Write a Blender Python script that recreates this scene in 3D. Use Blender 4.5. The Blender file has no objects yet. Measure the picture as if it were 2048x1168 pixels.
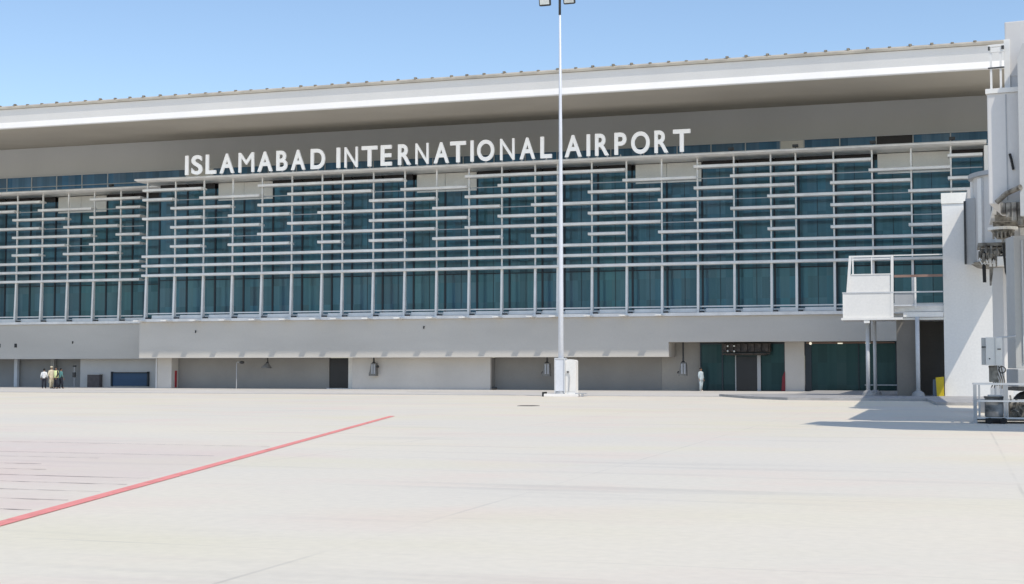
import bpy, bmesh, math, random
from mathutils import Vector, Matrix
random.seed(7)
C = bpy.context.scene.collection
R = math.radians
sc = bpy.context.scene

# ------------------------------------------------------------------ camera
CAM = Vector((0, -97.225, 1.65))
cd = bpy.data.cameras.new('camera'); cam = bpy.data.objects.new('camera', cd); C.objects.link(cam)
cd.lens = 49.22; cd.sensor_width = 36; cd.clip_end = 6000
cam.location = CAM; cam.rotation_euler = (R(90 + 3.087), 0, R(17.6))
sc.camera = cam
# ------------------------------------------------------------------ light
SUN = Vector((1.15, -1.0, 2.12)).normalized()          # towards the sun
w = bpy.data.worlds.new('World'); sc.world = w; w.use_nodes = True
wn = w.node_tree.nodes; wl = w.node_tree.links
bg = wn['Background']; sky = wn.new('ShaderNodeTexSky')
sky.sky_type = 'NISHITA'; sky.sun_disc = False
sky.sun_elevation = math.asin(SUN.z); sky.sun_rotation = math.atan2(SUN.x, SUN.y)
sky.air_density = 1.0; sky.dust_density = 0.4; sky.ozone_density = 2.0
wl.new(sky.outputs[0], bg.inputs[0]); bg.inputs[1].default_value = 0.132
sd = bpy.data.lights.new('sun', 'SUN'); sd.energy = 2.4; sd.angle = R(0.5); sd.color = (1, 0.93, 0.82)
so = bpy.data.objects.new('sun', sd); C.objects.link(so)
so.rotation_euler = SUN.to_track_quat('Z', 'Y').to_euler(); so.location = (30, -60, 60)
sc.view_settings.view_transform = 'Standard'; sc.view_settings.look = 'None'
sc.view_settings.exposure = 0.38; sc.view_settings.gamma = 1

# ------------------------------------------------------------------ materials
def mat(name, col, rough=0.6, var=0.12, scale=0.6, metal=0.0, fine=0.04, bump=0.0, stretch=(1, 1, 1),
        tint=None, ior=None, emis=None):
    m = bpy.data.materials.new(name); m.use_nodes = True
    n = m.node_tree.nodes; l = m.node_tree.links; b = n['Principled BSDF']
    b.inputs['Roughness'].default_value = rough; b.inputs['Metallic'].default_value = metal
    if ior: b.inputs['IOR'].default_value = ior
    g = n.new('ShaderNodeNewGeometry')
    mp = n.new('ShaderNodeMapping'); mp.inputs['Scale'].default_value = stretch
    l.new(g.outputs['Position'], mp.inputs['Vector'])
    t = n.new('ShaderNodeTexNoise'); t.inputs['Scale'].default_value = scale; t.inputs['Detail'].default_value = 5
    l.new(mp.outputs[0], t.inputs['Vector'])
    t2 = n.new('ShaderNodeTexNoise'); t2.inputs['Scale'].default_value = 9; t2.inputs['Detail'].default_value = 3
    l.new(g.outputs['Position'], t2.inputs['Vector'])
    c2 = tint if tint else tuple(c * (1 - 2.2 * var) for c in col)
    mr = n.new('ShaderNodeMapRange'); mr.inputs[1].default_value = 0.35; mr.inputs[2].default_value = 0.7
    l.new(t.outputs['Fac'], mr.inputs[0])
    mx = n.new('ShaderNodeMix'); mx.data_type = 'RGBA'
    mx.inputs[6].default_value = (*col, 1); mx.inputs[7].default_value = (*c2, 1)
    l.new(mr.outputs[0], mx.inputs[0])
    h = n.new('ShaderNodeHueSaturation')
    m2 = n.new('ShaderNodeMapRange'); m2.inputs[3].default_value = 1 - fine * 2; m2.inputs[4].default_value = 1 + fine * 2
    l.new(t2.outputs['Fac'], m2.inputs[0]); l.new(m2.outputs[0], h.inputs['Value'])
    l.new(mx.outputs[2], h.inputs['Color']); l.new(h.outputs[0], b.inputs['Base Color'])
    if bump:
        bp = n.new('ShaderNodeBump'); bp.inputs['Strength'].default_value = bump; bp.inputs['Distance'].default_value = 0.02
        l.new(t2.outputs['Fac'], bp.inputs['Height']); l.new(bp.outputs[0], b.inputs['Normal'])
    if emis:
        b.inputs['Emission Color'].default_value = (*emis[0], 1); b.inputs['Emission Strength'].default_value = emis[1]
    m['p'] = 1
    return m

def glass_mat(name, a, b2, ior=1.62, rough=0.10):
    m = bpy.data.materials.new(name); m.use_nodes = True
    n = m.node_tree.nodes; l = m.node_tree.links; b = n['Principled BSDF']
    oi = n.new('ShaderNodeObjectInfo')
    g = n.new('ShaderNodeNewGeometry')
    mp = n.new('ShaderNodeMapping'); mp.inputs['Scale'].default_value = (0.9, 0.9, 0.12)
    l.new(g.outputs['Position'], mp.inputs[0])
    t = n.new('ShaderNodeTexNoise'); t.inputs['Scale'].default_value = 1.1; t.inputs['Detail'].default_value = 2
    l.new(mp.outputs[0], t.inputs['Vector'])
    ad = n.new('ShaderNodeMath'); ad.operation = 'ADD'
    mu = n.new('ShaderNodeMath'); mu.operation = 'MULTIPLY'; mu.inputs[1].default_value = 0.5
    l.new(oi.outputs['Random'], mu.inputs[0]); l.new(mu.outputs[0], ad.inputs[0]); l.new(t.outputs['Fac'], ad.inputs[1])
    mr = n.new('ShaderNodeMapRange'); mr.inputs[1].default_value = 0.35; mr.inputs[2].default_value = 1.2
    l.new(ad.outputs[0], mr.inputs[0])
    mx = n.new('ShaderNodeMix'); mx.data_type = 'RGBA'
    mx.inputs[6].default_value = (*a, 1); mx.inputs[7].default_value = (*b2, 1)
    l.new(mr.outputs[0], mx.inputs[0])
    # blinds and curtains behind single panes: a tone per pane cell, plus hanging folds
    sn = n.new('ShaderNodeVectorMath'); sn.operation = 'SNAP'; sn.inputs[1].default_value = (.638, 50, 1.511)
    of = n.new('ShaderNodeVectorMath'); of.operation = 'ADD'; of.inputs[1].default_value = (.21, 0, 2.55)
    l.new(g.outputs['Position'], of.inputs[0]); l.new(of.outputs[0], sn.inputs[0])
    wn_ = n.new('ShaderNodeTexWhiteNoise'); l.new(sn.outputs[0], wn_.inputs['Vector'])
    m3 = n.new('ShaderNodeMapping'); m3.inputs['Scale'].default_value = (1, 1, .02); l.new(g.outputs['Position'], m3.inputs[0])
    t4 = n.new('ShaderNodeTexNoise'); t4.inputs['Scale'].default_value = 2.6; t4.inputs['Detail'].default_value = 3; l.new(m3.outputs[0], t4.inputs['Vector'])
    q1 = n.new('ShaderNodeMapRange'); q1.inputs[3].default_value = .78; q1.inputs[4].default_value = 1.25; l.new(wn_.outputs['Value'], q1.inputs[0])
    q2 = n.new('ShaderNodeMapRange'); q2.inputs[1].default_value = .3; q2.inputs[2].default_value = .7; q2.inputs[3].default_value = .88; q2.inputs[4].default_value = 1.15; l.new(t4.outputs['Fac'], q2.inputs[0])
    q3 = n.new('ShaderNodeMath'); q3.operation = 'MULTIPLY'; l.new(q1.outputs[0], q3.inputs[0]); l.new(q2.outputs[0], q3.inputs[1])
    hs = n.new('ShaderNodeHueSaturation'); l.new(mx.outputs[2], hs.inputs['Color']); l.new(q3.outputs[0], hs.inputs['Value'])
    q4 = n.new('ShaderNodeMapRange'); q4.inputs[3].default_value = .62; q4.inputs[4].default_value = 1.0; l.new(wn_.outputs['Color'], q4.inputs[0]); l.new(q4.outputs[0], hs.inputs['Saturation'])
    l.new(hs.outputs[0], b.inputs['Base Color'])
    b.inputs['Roughness'].default_value = rough; b.inputs['IOR'].default_value = ior; b.inputs['Specular Tint'].default_value = (.32, .68, .85, 1)
    t3 = n.new('ShaderNodeTexNoise'); t3.inputs['Scale'].default_value = 0.7
    l.new(g.outputs['Position'], t3.inputs['Vector'])
    bp = n.new('ShaderNodeBump'); bp.inputs['Strength'].default_value = 0.12; bp.inputs['Distance'].default_value = 0.02
    l.new(t3.outputs['Fac'], bp.inputs['Height']); l.new(bp.outputs[0], b.inputs['Normal'])
    return m

M = {}
M['white'] = mat('white_paint', (0.84, 0.82, 0.78), 0.5, 0.04, 0.5, stretch=(1, 1, .2))
M['fascia'] = mat('fascia_metal', (0.80, 0.78, 0.75), 0.45, 0.03, 0.25, fine=0.02, stretch=(1, 1, .3))
M['louvre'] = mat('louvre_metal', (0.90, 0.88, 0.84), 0.45, 0.08, 1.2, metal=0.0)
M['transom'] = mat('transom_metal', (.42, .43, .43), .5, .05, 2)
M['fin'] = mat('fin_metal', (0.88, 0.86, 0.82), 0.45, 0.05, 1.2)
M['letter'] = mat('letter_acrylic', (0.97, 0.97, 0.97), 0.35, 0.01, 1.0, fine=0.0, emis=((.93, .96, 1), .17))   # small glow added to lift the letters, which stand in roof shade
M['wall'] = mat('grey_render_wall', (0.60, 0.565, 0.51), 0.8, 0.05, 0.35, fine=0.02, stretch=(.35, 1, 1.4))
M['upper'] = mat('upper_grey_wall', (0.60, 0.61, 0.61), 0.75, 0.05, 0.12, fine=0.01, stretch=(1, 1, .3))
M['soffit'] = mat('beige_soffit', (0.44, 0.405, 0.345), 0.75, 0.05, 0.15, fine=0.01)
M['gutter'] = mat('beige_gutter', (0.52, 0.47, 0.39), 0.6, 0.12, 1.0)
M['clip'] = mat('brown_clip', (0.30, 0.26, 0.20), 0.7, 0.2, 5)
M['panel'] = mat('grey_panel', (0.86, 0.83, 0.76), 0.7, 0.04, 0.6)
M['dark'] = mat('dark_shade_and_panel', (0.018, 0.012, 0.013), 0.35, 0.1, 2)  # near-black; inner walls, dark clerestory panes and painted shade below the ledge
M['frame'] = mat('dark_window_frame', (0.008, 0.018, 0.03), 0.4, 0.1, 2)
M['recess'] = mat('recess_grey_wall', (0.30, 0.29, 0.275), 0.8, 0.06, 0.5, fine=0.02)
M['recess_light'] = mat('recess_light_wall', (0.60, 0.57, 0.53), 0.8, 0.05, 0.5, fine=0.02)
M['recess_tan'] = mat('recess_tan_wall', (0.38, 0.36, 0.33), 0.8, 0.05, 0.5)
M['black'] = mat('black_door', (0.012, 0.012, 0.015), 0.4, 0.1, 2)
M['glass'] = glass_mat('teal_glass', (0.054, 0.136, 0.146), (0.060, 0.125, 0.180))
M['glass_blue'] = glass_mat('blue_glass', (0.055, 0.15, 0.28), (0.07, 0.17, 0.29), ior=1.65)
M['glass_dark'] = glass_mat('dark_green_glass', (0.018, 0.042, 0.046), (0.02, 0.05, 0.05), ior=1.4)
M['rail'] = mat('rail_metal', (0.62, 0.63, 0.64), 0.4, 0.05, 2)
M['pole'] = mat('galvanised_pole', (0.72, 0.74, 0.78), 0.45, 0.06, 1.5, stretch=(1, 1, .4))
M['grime'] = mat('grimy_metal', (0.33, 0.31, 0.27), 0.7, 0.3, 5, fine=0.1, tint=(0.06, 0.05, 0.04))
M['grey'] = mat('grey_metal', (0.42, 0.43, 0.44), 0.55, 0.06, 1, stretch=(1, 1, .3))
M['bridge'] = mat('bridge_cladding', (0.66, 0.64, 0.62), 0.5, 0.04, 0.7, fine=0.02, stretch=(1, 1, .3))
M['bridge2'] = mat('bridge_outer_cladding', (0.50, 0.50, 0.49), 0.5, 0.04, 0.7, stretch=(1, 1, .3))
M['dkmetal'] = mat('dark_metal', (0.05, 0.05, 0.05), 0.5, 0.15, 5)
M['lampbody'] = mat('lamp_grey_metal', (0.20, 0.195, 0.18), 0.6, 0.15, 6)
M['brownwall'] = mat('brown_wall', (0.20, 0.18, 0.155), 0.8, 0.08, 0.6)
M['brownbeam'] = mat('brown_beam', (0.30, 0.19, 0.15), 0.6, 0.1, 2)
M['red'] = mat('red_paint', (0.45, 0.02, 0.03), 0.4, 0.1, 3)
M['darkred'] = mat('dark_red_paint', (0.22, 0.008, 0.02), 0.5, 0.1, 3)
M['blue'] = mat('blue_shutter', (0.035, 0.085, 0.16), 0.5, 0.08, 1, stretch=(.2, 1, 3))
M['brown'] = mat('brown_box', (0.12, 0.10, 0.095), 0.7, 0.1, 3)
M['yellow'] = mat('yellow_paint', (0.62, 0.45, 0.01), 0.5, 0.05, 2)
M['slate'] = mat('slate_board', (0.14, 0.18, 0.24), 0.5, 0.05, 2)
M['rubber'] = mat('rubber', (0.02, 0.02, 0.02), 0.8, 0.1, 6)
M['lens'] = mat('lamp_lens', (0.75, 0.77, 0.72), 0.2, 0.1, 8)
M['lamplit'] = mat('lit_lamp', (0.9, 0.9, 0.8), 0.3, 0, 1, emis=((1, .93, .75), .5))
M['skin'] = mat('skin', (0.28, 0.16, 0.10), 0.6, 0.05, 8)
M['c_white'] = mat('white_cloth', (0.78, 0.78, 0.78), 0.9, 0.06, 8)
M['c_cream'] = mat('cream_cloth', (0.66, 0.58, 0.42), 0.9, 0.06, 8)
M['c_hivis'] = mat('hivis_cloth', (0.80, 0.86, 0.42), 0.9, 0.05, 8)
M['c_teal'] = mat('teal_cloth', (0.10, 0.26, 0.26), 0.9, 0.06, 8)
M['c_dark'] = mat('dark_cloth', (0.02, 0.022, 0.035), 0.9, 0.1, 8)
M['c_pale'] = mat('pale_blue_cloth', (0.50, 0.58, 0.62), 0.9, 0.06, 8)
M['hair'] = mat('hair', (0.012, 0.01, 0.01), 0.7, 0.1, 20)
M['kerb'] = mat('kerb_concrete', (0.42, 0.41, 0.40), 0.85, 0.12, 1.2)
M['stain'] = mat('cover_iron', (0.13, 0.12, 0.10), 0.8, 0.2, 6)

def paint_mat(name, col, wear):
    m = mat(name, col, 0.7, 0.05, 2)
    n = m.node_tree.nodes; l = m.node_tree.links; b = n['Principled BSDF']
    g = n.new('ShaderNodeNewGeometry'); t = n.new('ShaderNodeTexNoise'); t.inputs['Scale'].default_value = 2.3; t.inputs['Detail'].default_value = 8
    l.new(g.outputs['Position'], t.inputs['Vector'])
    mr = n.new('ShaderNodeMapRange'); mr.inputs[1].default_value = wear; mr.inputs[2].default_value = wear + .2; mr.inputs[3].default_value = .25
    l.new(t.outputs['Fac'], mr.inputs[0]); l.new(mr.outputs[0], b.inputs['Alpha'])
    return m
M['redline'] = paint_mat('red_road_paint', (0.90, 0.31, 0.27), 0.22)
M['thin'] = paint_mat('dark_thin_line', (0.20, 0.14, 0.14), 0.40)

def apron_mat():
    m = bpy.data.materials.new('apron_concrete'); m.use_nodes = True
    n = m.node_tree.nodes; l = m.node_tree.links; b = n['Principled BSDF']; b.inputs['Roughness'].default_value = 0.65
    g = n.new('ShaderNodeNewGeometry'); sep = n.new('ShaderNodeSeparateXYZ'); l.new(g.outputs['Position'], sep.inputs[0])
    def noise(s, d=4, st=(1, 1, 1)):
        mp = n.new('ShaderNodeMapping'); mp.inputs['Scale'].default_value = st; l.new(g.outputs['Position'], mp.inputs[0])
        t = n.new('ShaderNodeTexNoise'); t.inputs['Scale'].default_value = s; t.inputs['Detail'].default_value = d
        l.new(mp.outputs[0], t.inputs['Vector']); return t.outputs['Fac']
    def mr(src, a, bb, c=0, d=1):
        k = n.new('ShaderNodeMapRange'); k.inputs[1].default_value = a; k.inputs[2].default_value = bb
        k.inputs[3].default_value = c; k.inputs[4].default_value = d; l.new(src, k.inputs[0]); return k.outputs[0]
    def ma(op, a, bb):
        k = n.new('ShaderNodeMath'); k.operation = op
        for i, v in enumerate((a, bb)):
            if v is None: continue
            if isinstance(v, (int, float)): k.inputs[i].default_value = v
            else: l.new(v, k.inputs[i])
        return k.outputs[0]
    def mix(f, a, bb, bt='MIX'):
        k = n.new('ShaderNodeMix'); k.data_type = 'RGBA'; k.blend_type = bt
        if isinstance(f, (int, float)): k.inputs[0].default_value = f
        else: l.new(f, k.inputs[0])
        for i, v in ((6, a), (7, bb)):
            if isinstance(v, tuple): k.inputs[i].default_value = (*v, 1)
            else: l.new(v, k.inputs[i])
        return k.outputs[2]
    base = mix(mr(noise(0.09, 5), .35, .65), APR[0], APR[1])
    base = mix(mr(noise(0.23, 4, (1, 1.4, 1)), .5, .72, 0, .8), base, APR[2])       # pinkish weathering
    base = mix(mr(noise(0.16, 3, (.6, 1.2, 1)), .52, .7, 0, .7), base, APR[3])      # yellowish weathering
    # slab joints, on a 6.23 m grid along the terminal and across it
    def joint(coord, off, per, wd):
        f = ma('ABSOLUTE', ma('SUBTRACT', ma('FRACT', ma('DIVIDE', ma('SUBTRACT', coord, off), per), None), .5), None)
        return mr(f, .5 - wd / per, .5 - .3 * wd / per)
    jx = joint(sep.outputs['X'], .8, 6.23, .035); jy = joint(sep.outputs['Y'], -85.6, 6.23, .03)
    j = ma('MAXIMUM', jx, jy)
    j = ma('MULTIPLY', j, mr(noise(.35, 4), .45, .7, .03, .30))
    base = mix(j, base, (0.22, 0.20, 0.18))
    # scuffs running along the service lane, and tiny speckle
    sc1 = mr(noise(.5, 6, (.22, 2.2, 1)), .58, .74, 0, .20)
    base = mix(sc1, base, (0.25, 0.23, 0.21))
    sp = mr(noise(7, 6), .3, .7, .965, 1.03)
    h = n.new('ShaderNodeHueSaturation'); l.new(base, h.inputs['Color']); l.new(sp, h.inputs['Value'])
    col = h.outputs[0]
    # faded pink paint left of the red line (the line runs from (-9.66,-84.66) to (-18.25,-53.3))
    xl = ma('ADD', ma('MULTIPLY', ma('ADD', sep.outputs['Y'], 84.66), -8.59 / 31.34), -9.66)
    left = mr(ma('SUBTRACT', xl, sep.outputs['X']), .0, .4)
    zone = ma('MULTIPLY', left, ma('MULTIPLY', mr(sep.outputs['Y'], -84.2, -83.2), mr(sep.outputs['Y'], -68, -71.5)))
    zone = ma('MULTIPLY', zone, mr(noise(.3, 5), .3, .6, .35, 1))
    col = mix(ma('MULTIPLY', zone, .38), col, (0.68, 0.51, 0.47))
    l.new(col, b.inputs['Base Color'])
    bp = n.new('ShaderNodeBump'); bp.inputs['Strength'].default_value = .25; bp.inputs['Distance'].default_value = .01
    l.new(noise(14, 6), bp.inputs['Height']); l.new(bp.outputs[0], b.inputs['Normal'])
    return m
APR = ((0.79, 0.715, 0.575), (0.735, 0.68, 0.58), (0.78, 0.655, 0.545), (0.76, 0.695, 0.515))
M['apron'] = apron_mat()
M['road'] = mat('service_lane_concrete', (0.64, 0.61, 0.57), 0.85, 0.08, 0.3, stretch=(.3, 1.2, 1))

def facade_x(px, Y):       # surveyed position along the facade of a point seen at this photo column
    u = (px - 1024) / 2800; a = math.atan(u) - R(17.6); return math.tan(a) * (Y - CAM.y)
# ------------------------------------------------------------------ mesh helpers
class MB:
    def __init__(s): s.bm = bmesh.new()
    def box(s, x0, x1, y0, y1, z0, z1, bev=0, rot=None, at=None):
        vs = [s.bm.verts.new((x, y, z)) for x in (x0, x1) for y in (y0, y1) for z in (z0, z1)]
        a, b, c, d, e, f, g, h = vs
        fs = [s.bm.faces.new(q) for q in ((a, b, d, c), (e, g, h, f), (a, e, f, b), (c, d, h, g), (b, f, h, d), (a, c, g, e))]
        if bev:
            es = list({ed for q in fs for ed in q.edges})
            r = bmesh.ops.bevel(s.bm, geom=es, offset=bev, segments=2, affect='EDGES', profile=.6)
            vs = list({v for v in r['verts']} | {v for v in vs if v.is_valid})
        if rot is not None: bmesh.ops.transform(s.bm, matrix=rot, verts=[v for v in vs if v.is_valid])
        return s
    def prism(s, pts, axis, a0, a1):
        """pts: 2-D outline; extruded along axis ('x': pts are (y,z); 'y': (x,z); 'z': (x,y))"""
        def mk(p, a):
            return {'x': (a, p[0], p[1]), 'y': (p[0], a, p[1]), 'z': (p[0], p[1], a)}[axis]
        A = [s.bm.verts.new(mk(p, a0)) for p in pts]; B = [s.bm.verts.new(mk(p, a1)) for p in pts]
        s.bm.faces.new(A); s.bm.faces.new(B[::-1])
        for i in range(len(pts)):
            k = (i + 1) % len(pts); s.bm.faces.new((A[i], B[i], B[k], A[k]))
        return s
    def tube(s, path, rad, seg=10, ell=None, cap=True):
        """path: points; rad: radius or list; ell: (sx, sy) scale of a world-aligned section for vertical-ish tubes"""
        P = [Vector(p) for p in path]; rr = rad if isinstance(rad, (list, tuple)) else [rad] * len(P)
        rings = []
        for i, p in enumerate(P):
            d = (P[min(i + 1, len(P) - 1)] - P[max(i - 1, 0)]).normalized()
            up = Vector((0, 1, 0)) if abs(d.z) > .8 else Vector((0, 0, 1))
            u = d.cross(up).normalized(); v = u.cross(d).normalized()
            r = rr[i]; rx, ry = (r if isinstance(r, tuple) else (r, r))
            rings.append([s.bm.verts.new(p + u * rx * math.cos(2 * math.pi * k / seg) + v * ry * math.sin(2 * math.pi * k / seg)) for k in range(seg)])
        for a, b in zip(rings, rings[1:]):
            for k in range(seg):
                s.bm.faces.new((a[k], a[(k + 1) % seg], b[(k + 1) % seg], b[k]))
        if cap:
            s.bm.faces.new(rings[0][::-1]); s.bm.faces.new(rings[-1])
        return s
    def ball(s, c, r, seg=12, sc_=(1, 1, 1)):
        bmesh.ops.create_uvsphere(s.bm, u_segments=seg, v_segments=max(6, seg // 2 + 2), radius=r,
                                  matrix=Matrix.Translation(c) @ Matrix.Diagonal((*sc_, 1)))
        return s
    def build(s, name, m, parent=None, smooth=False, loc=None):
        bmesh.ops.recalc_face_normals(s.bm, faces=s.bm.faces[:])
        me = bpy.data.meshes.new(name); s.bm.to_mesh(me); s.bm.free()
        me.materials.append(m)
        if smooth:
            for p in me.polygons: p.use_smooth = True
        o = bpy.data.objects.new(name, me); C.objects.link(o)
        if parent is not None:
            o.parent = parent
            if parent.type == 'EMPTY' or True:
                o.matrix_parent_inverse = pmat(parent).inverted()
        return o
def pmat(o):
    m = Matrix.LocRotScale(o.location, o.rotation_euler, o.scale)
    if o.parent: m = pmat(o.parent) @ o.matrix_parent_inverse @ m
    return m
def tag(o, label, cat=None, group=None, kind=None):
    if label: o['label'] = label
    if cat: o['category'] = cat
    if group: o['group'] = group
    if kind: o['kind'] = kind
    return o
def thing(name, label, cat, loc, group=None):
    o = bpy.data.objects.new(name, None); C.objects.link(o); o.location = loc; o.empty_display_size = .3
    return tag(o, label, cat, group)
def box(name, m, par, x0, x1, y0, y1, z0, z1, bev=0):
    return MB().box(x0, x1, y0, y1, z0, z1, bev).build(name, m, par)
def copy(o, parent, dx=0, dy=0, dz=0):
    c = o.copy(); C.objects.link(c); c.parent = parent
    if parent is not None: c.matrix_parent_inverse = o.matrix_parent_inverse
    c.location = o.location + Vector((dx, dy, dz)); return c

# ================================================================== SETTING
g = MB(); g.bm.faces.new([g.bm.verts.new(p) for p in ((-1500, -1500, 0), (1500, -1500, 0), (1500, 1500, 0), (-1500, 1500, 0))])
tag(g.build('apron_ground', M['apron']), 'pale concrete aircraft apron', kind='structure')
g = MB(); g.bm.faces.new([g.bm.verts.new(p) for p in ((-150, -17.6, .004), (-9, -17.6, .004), (-9, 6, .004), (-150, 6, .004))])
tag(g.build('service_road', M['road']), 'grey concrete lane at the foot of the terminal', kind='structure')
# drainage channel and low edge between lane and apron
g = MB().box(-150, -9.5, -17.95, -17.6, -.05, .018)
tag(g.build('lane_edge', M['kerb']), 'low concrete edge between lane and apron', kind='structure')
isl = MB().prism([(-13, -17.0), (-10.5, -22.5), (-8.2, -25.2), (-1.4, -25.6), (-.9, -33.0), (12, -34.5), (12, -2), (-9, -2), (-9, -14)], 'z', -.05, .13)
tag(isl.build('pavement', M['kerb']), 'raised concrete island with a kerb below the walkway', kind='structure')
# red line
def strip(name, m, a, b, wd, z):
    a = Vector((*a, 0)); b = Vector((*b, 0)); d = (b - a).normalized(); p = Vector((-d.y, d.x, 0)) * wd / 2
    g = MB(); g.bm.faces.new([g.bm.verts.new(q + Vector((0, 0, z))) for q in (a - p, b - p, b + p, a + p)])
    return g.build(name, m)
tag(strip('red_line', M['redline'], (-7.95, -90.9), (-18.3, -53.0), .20, .008), 'red painted line running across the apron', kind='structure')
lines = MB()
for Y in (-70.8, -73.9, -75.1, -76.7, -77.8, -78.9, -79.95, -81.05, -82.2, -83.35):
    xr = -9.66 - (Y + 84.66) * 8.59 / 31.34 - .12
    xr -= {-73.9: .5, -75.1: 2.5, -76.7: 3, -77.8: 2.4}.get(Y, .1)
    lines.bm.faces.new([lines.bm.verts.new(p) for p in ((-60, Y - .028, .006), (xr, Y - .018, .006), (xr, Y + .018, .006), (-60, Y + .028, .006))])
tag(lines.build('hatching_lines', M['thin']), 'thin dark parallel lines beside the red line', kind='structure')

# ================================================================== TERMINAL BUILDING
T = thing('terminal_building', 'long airport terminal with teal glass, white louvres and a deep white roof edge', 'building', (-30, 3, 0))
BAY = 2.552; NAR = 1.70
steps = [BAY] * 6 + [NAR]
def grid(x0, i0, n):
    """fin positions; index i, the short bay is the one before every index that is 0 mod 7"""
    d = {0: x0}
    for i in range(0, n): d[i + 1] = d[i] + steps[i % 7]
    for i in range(0, -30, -1): d[i - 1] = d[i] - steps[(i - 1) % 7]
    return d
mx_ = grid(-61.40, 0, 27)
wx_ = {i: mx_[i] - mx_[0] for i in mx_}
woff = -76.67 - wx_[1]
wx_ = {i: wx_[i] + woff for i in wx_}
ROW = [None] + [15.72 - .7555 * k for k in range(10)]
# segments repeated every seven bays
PAT = {1: [(4, 9)], 2: [(2, 4), (5, 8)], 3: [(1, 3), (4, 7)], 4: [(3, 5), (6, 9)], 5: [(1, 4), (5, 7)], 6: [(4, 10)],
       7: [(1, 2), (3, 5), (6, 7)]}
XR = 1.85      # right end of the open facade
GY = 1.9
# --- louvres
lprof = [(-.40, .075), (-.38, .105), (-.32, .12), (.52, .08), (.56, .04), (.56, -.04), (.52, -.065), (-.30, -.09), (-.38, -.085), (-.40, -.055)]
def louvre(xa, xb, y, z):
    j = random.uniform(-.008, .008)
    MB().prism([(p[0] + y, p[1] + z + j) for p in lprof], 'x', xa, xb).build('louvre', M['louvre'], T)
def louvres(gx, i0, i1, y, xmax, zo=0, xmin=None):
    for r, segs in PAT.items():
        done = set()
        for k in range(-3, 6):
            for a, b in segs:
                a2, b2 = a + 7 * k, b + 7 * k
                if b2 <= i0 or a2 >= i1: continue
                a2 = max(a2, i0); b2 = min(b2, i1)
                if (a2, b2) in done: continue
                done.add((a2, b2))
                xb = gx[b2] - .04; xa = gx[a2] - .20
                if b2 == i1: xb = xmax
                if xmin is not None and a2 == i0: xa = xmin
                louvre(xa, min(xb, xmax), y, ROW[r] + zo)
    for r in (8, 9, 10):
        louvre(gx[i0] - .20 if xmin is None else xmin, xmax, y, ROW[r] + zo)
louvres(mx_, 0, 26, 0, XR)
louvres(wx_, -6, 6, 4.0, -64.35, zo=.02)
# --- fins, rear transoms
def fin(x, y, zt=16.4, zo=0):
    MB().box(x - .052, x + .052, y, y + .12, 8.85, zt).build('fin', M['fin'], T)
    MB().prism([(y - .02, 8.85), (y + .18, 8.85), (y + .18, 5.45), (y - .16, 5.45), (y - .15, 5.8)], 'x', x - .08, x + .08).build('fin_foot', M['fin'], T)
for i in range(0, 26):
    if mx_[i] < XR: fin(mx_[i], 0)
for i in range(-6, 6): fin(wx_[i], 4.0, 16.5)
def hbar(name, x0, x1, y, z, m='transom', h=.032, d=.05): box(name, M[m], T, x0, x1, y + .125, y + .125 + d, z - h, z + h)
for r in (2, 4, 6):
    hbar('transom', mx_[0], XR, 0, ROW[r] - .04); hbar('transom', wx_[-6], -64.3, 4.0, ROW[r] - .02)
hbar('sill_rail', mx_[0], XR, 0, 5.92, 'fin', h=.045); hbar('sill_rail', wx_[-6], -64.3, 4.0, 5.95, 'fin', h=.045)
# --- glass bays
def bays(gx, i0, i1, y, xmax, z0=5.78, zt=15.95):
    for i in range(i0, i1):
        a, b = gx[i], min(gx[i + 1], xmax)
        if b - a < .3: continue
        wd = b - a
        right = (i - 0)
        gm = M['glass']
        p = MB(); p.box(a + .07, b, y, y + .05, z0, zt)
        pane = p.build('window', gm, T)
        f = MB(); f.box(a - .07, a + .07, y - .06, y + .04, z0, zt)
        if i % 7 != 6 and a > -45: f.box(a + wd * .5 - .018, a + wd * .5 + .018, y - .02, y - .002, z0, zt)
        f.box(a + .07, b - .07, y - .035, y - .003, ROW[10] - .30, ROW[10] - .22)
        f.build('window_frame', M['frame'], pane)
        if i % 7 in (2, 3):
            box('cladding_panel', M['panel'], T, a + .03 + (.25 if i % 7 == 2 else 0), b - .03 + (.03 if i % 7 == 2 else 0), y - .12, y - .07, 14.95, 16.35)
        else:
            box('ledge_shade_band', M['dark'], T, a + .07, b - .07, y - .08, y, 15.952, 16.42)  # near-black strip: the shade under the ledge put into colour
bays(mx_, 0, 26, GY, XR + 1)
bays(wx_, -6, 6, GY + 4, -61.6)
# interior wall behind the glass keeps the block closed
box('inner_wall', M['dark'], T, -61.4, 30, GY + .4, GY + .6, 2.5, 16.4)
box('inner_wall', M['dark'], T, -112, -61.4, GY + 4.4, GY + 4.6, 2.5, 16.5)
# --- ledge (front edge of the flat deck above the louvres)
led = [(-1.15, 16.50), (-1.12, 16.56), (-1.0, 16.60), (6.0, 16.62), (6.0, 16.44), (-.6, 16.38), (-1.10, 16.44)]
MB().prism([(p[0] + .1, p[1]) for p in led], 'x', -61.95, 2.1).build('ledge', M['louvre'], T)
MB().prism([(p[0] + 4.0, p[1] + .02) for p in led if p[0] < 5] [:3] + [(9.9, 16.6), (9.9, 16.44), (3.4, 16.40), (2.9, 16.46)], 'x', -112, -61.96).build('ledge', M['louvre'], T)
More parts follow.
